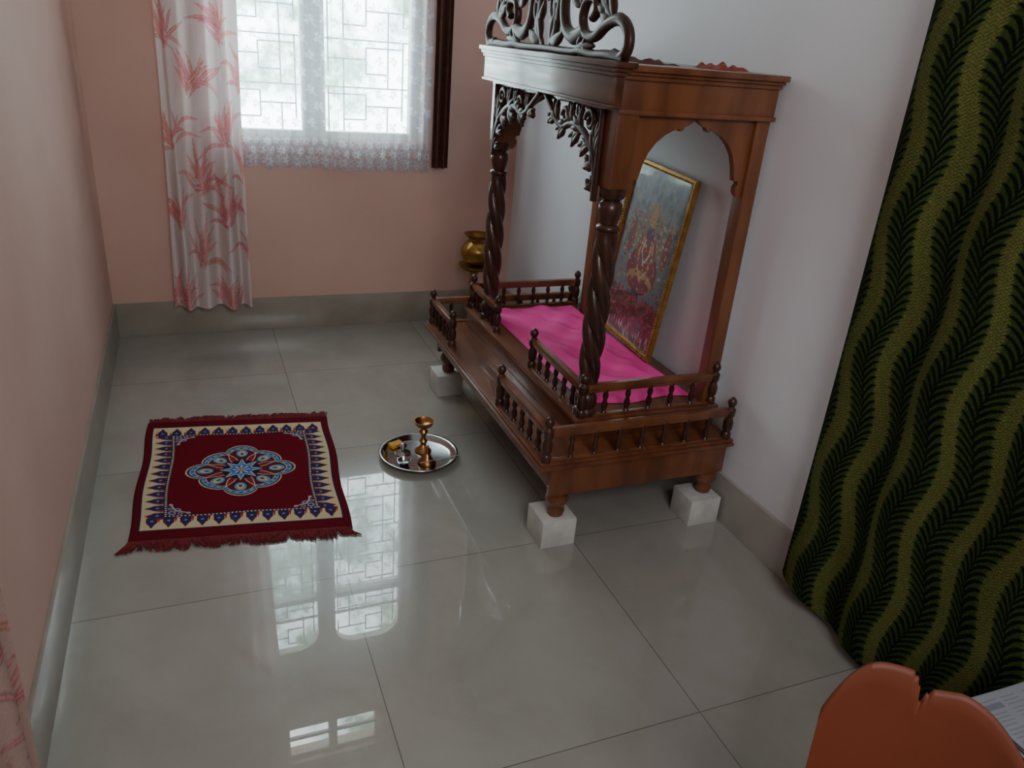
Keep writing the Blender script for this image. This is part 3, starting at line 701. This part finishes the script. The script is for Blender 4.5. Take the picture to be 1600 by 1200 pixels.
# ------------------------------------------------------------ orange chair
u=Vector((.66,-.75,0)); u.normalize(); nb=Vector((u.y,-u.x,0))
if nb.dot(Vector((-1,-1,0)))<0: nb=-nb
cc=Vector((.965,.478,0))
CH=empty('plastic_chair',(cc.x+nb.x*.2,cc.y+nb.y*.2,0),None,'orange moulded plastic chair with a nick in its backrest','chair')
N,K=161,40; W=.40
V=[];F=[]
NS=-.40
def topz(s):
    if s<NS: 
        q=(s-(-.66))/.34; z=.735-.085*abs(q)**2.4 if q<0 else .735-.014*q*q
    else:
        q=(s-(-.16))/1.16; z=.715-.008*max(0,-q*5)-.30*max(0,q)**1.8
    d=abs(s-NS)
    if d<.07: z-=.022*(1-d/.07)+.005*math.sin(s*160)
    return z
ss=np.linspace(-1,1,N)
for side in (0,1):
    for i,s in enumerate(ss):
        for k in range(K):
            t=k/(K-1); z=.40+(topz(s)-.40)*t; tz=(z-.40)/.335
            bow=.05*(s*s)+ .05*(1-tz) + (.014 if side else 0) - (.005 if side else -.005)*max(0,(t-.94)/.06)
            p=cc+u*(s*W/2*(1-.06*(1-tz)))+nb*bow; V.append((p.x,p.y,z))
n=N*K
for i in range(N-1):
    for k in range(K-1):
        a_=i*K+k; F.append((a_,a_+K,a_+K+1,a_+1)); F.append((n+a_,n+a_+1,n+a_+K+1,n+a_+K))
    F.append((i*K+K-1,(i+1)*K+K-1,n+(i+1)*K+K-1,n+i*K+K-1)); F.append((i*K,n+i*K,n+(i+1)*K,(i+1)*K))
for k in range(K-1):
    F.append((k,k+1,n+k+1,n+k)); q0=(N-1)*K+k; F.append((q0,n+q0,n+q0+1,q0+1))
obj('backrest',(V,F),m_orange,CH,angle=75)
def obox(a0,a1,b0,b1,z0,z1,tap=0):
    q=[];
    for z,tt in ((z0,1),(z1,0)):
        for a,b in ((a0,b0),(a1,b0),(a1,b1),(a0,b1)):
            p=cc+u*(a+tap*tt*(1 if a>0 else -1))+nb*(b); q.append((p.x,p.y,z))
    return q,[(0,3,2,1),(4,5,6,7),(0,1,5,4),(1,2,6,5),(2,3,7,6),(3,0,4,7)]
obj('seat',obox(-.20,.20,.06,.44,.395,.425),m_orange,CH,bevel=.012)
for a0,b0 in ((-.19,.07),(.15,.07),(-.19,.38),(.15,.38)): obj('leg',obox(a0,a0+.04,b0,b0+.04,0,.395,.02),m_orange,CH,bevel=.006)
ST=empty('stool',(1.36,.44,0),None,'low wooden stool carrying folded newspapers beside the green curtain','stool')
obj('stool_top',box(1.27,1.47,.30,.61,.415,.44),m_stool,ST,bevel=.005)
for x_,y_ in ((1.28,.31),(1.435,.31),(1.28,.575),(1.435,.575)): obj('leg',box(x_,x_+.025,y_,y_+.025,0,.415),m_stool,ST,bevel=.003)
def papercol(seed):
    R=Ras(0,1,0,1,150,180,(138,142,150)); rr=random.Random(seed)
    for c in range(4):
        x0=.04+c*.24
        v=.04
        while v<.95:
            if rr.random()<.14:
                h=rr.uniform(.03,.07); R.fill((R.X>x0)&(R.X<x0+.2)&(R.Y>v)&(R.Y<v+h),rr.choice([(110,114,128),(122,116,114)])); v+=h+.02
            else:
                R.fill((R.X>x0)&(R.X<x0+.2*rr.uniform(.5,1))&(R.Y>v)&(R.Y<v+.006),(116,118,126)); v+=.024
    return R.A
m_paper=colmat('newsprint',rough=.9)
for i in range(3):
    S,T=np.meshgrid(np.linspace(0,1,150),np.linspace(0,1,180)); rot=(-.03,.05,.0)[i]
    x=1.243+.245*S; y=.645-.36*T; x,y=x+rot*(y-.5),y+rot*(x-1.36)
    z=.4425+.006*i+.002*np.sin(S*5+i)
    o=gridobj('newspaper',np.stack([x,y,z+0*S],-1),papercol(i),m_paper,solid=.003); meta(o,'folded printed newspaper on the stool','newspaper','newspapers on the stool')

# ------------------------------------------------------------ light
w=bpy.data.worlds.new('daylight'); scene.world=w; w.use_nodes=True; nt=w.node_tree
bg=nt.nodes['Background']; tc=nt.nodes.new('ShaderNodeTexCoord')
n=nt.nodes.new('ShaderNodeTexNoise'); n.inputs['Scale'].default_value=12; n.inputs['Detail'].default_value=6; n.inputs['Roughness'].default_value=.65
nt.links.new(tc.outputs['Generated'],n.inputs['Vector'])
r=nt.nodes.new('ShaderNodeValToRGB'); cr=r.color_ramp
cr.elements[0].position=.36; cr.elements[0].color=(.03,.08,.04,1); cr.elements[1].position=.57; cr.elements[1].color=(.84,.94,1.0,1)
e_=cr.elements.new(.44); e_.color=(.18,.30,.22,1)
e_=cr.elements.new(.50); e_.color=(.50,.64,.66,1)
nt.links.new(n.outputs['Fac'],r.inputs['Fac']); nt.links.new(r.outputs[0],bg.inputs['Color']); bg.inputs['Strength'].default_value=18.0
def area(name,loc,tgt,sx_,sy_,power,col,portal=False):
    l=bpy.data.lights.new(name,'AREA'); l.shape='RECTANGLE'; l.size=sx_; l.size_y=sy_; l.energy=power; l.color=col
    if portal: l.cycles.is_portal=True
    o=bpy.data.objects.new(name,l); COL.objects.link(o); o.location=loc
    o.rotation_euler=(Vector(tgt)-Vector(loc)).to_track_quat('-Z','Z').to_euler(); return o
area('window_portal',((WX0+WX1)/2,YB+.16,(WZ0+WZ1)/2),((WX0+WX1)/2,0,(WZ0+WZ1)/2),WX1-WX0,WZ1-WZ0,1,(1,1,1),True)
area('vent_portal',((VX0+VX1)/2,YB+.16,(VZ0+VZ1)/2),((VX0+VX1)/2,0,(VZ0+VZ1)/2),VX1-VX0,VZ1-VZ0,1,(1,1,1),True)
area('fill_light',(.35,-1.3,2.5),(1.35,2.6,.9),1.2,.9,42,(.96,.98,1))  # added fill behind the camera to lift the room, no real fixture
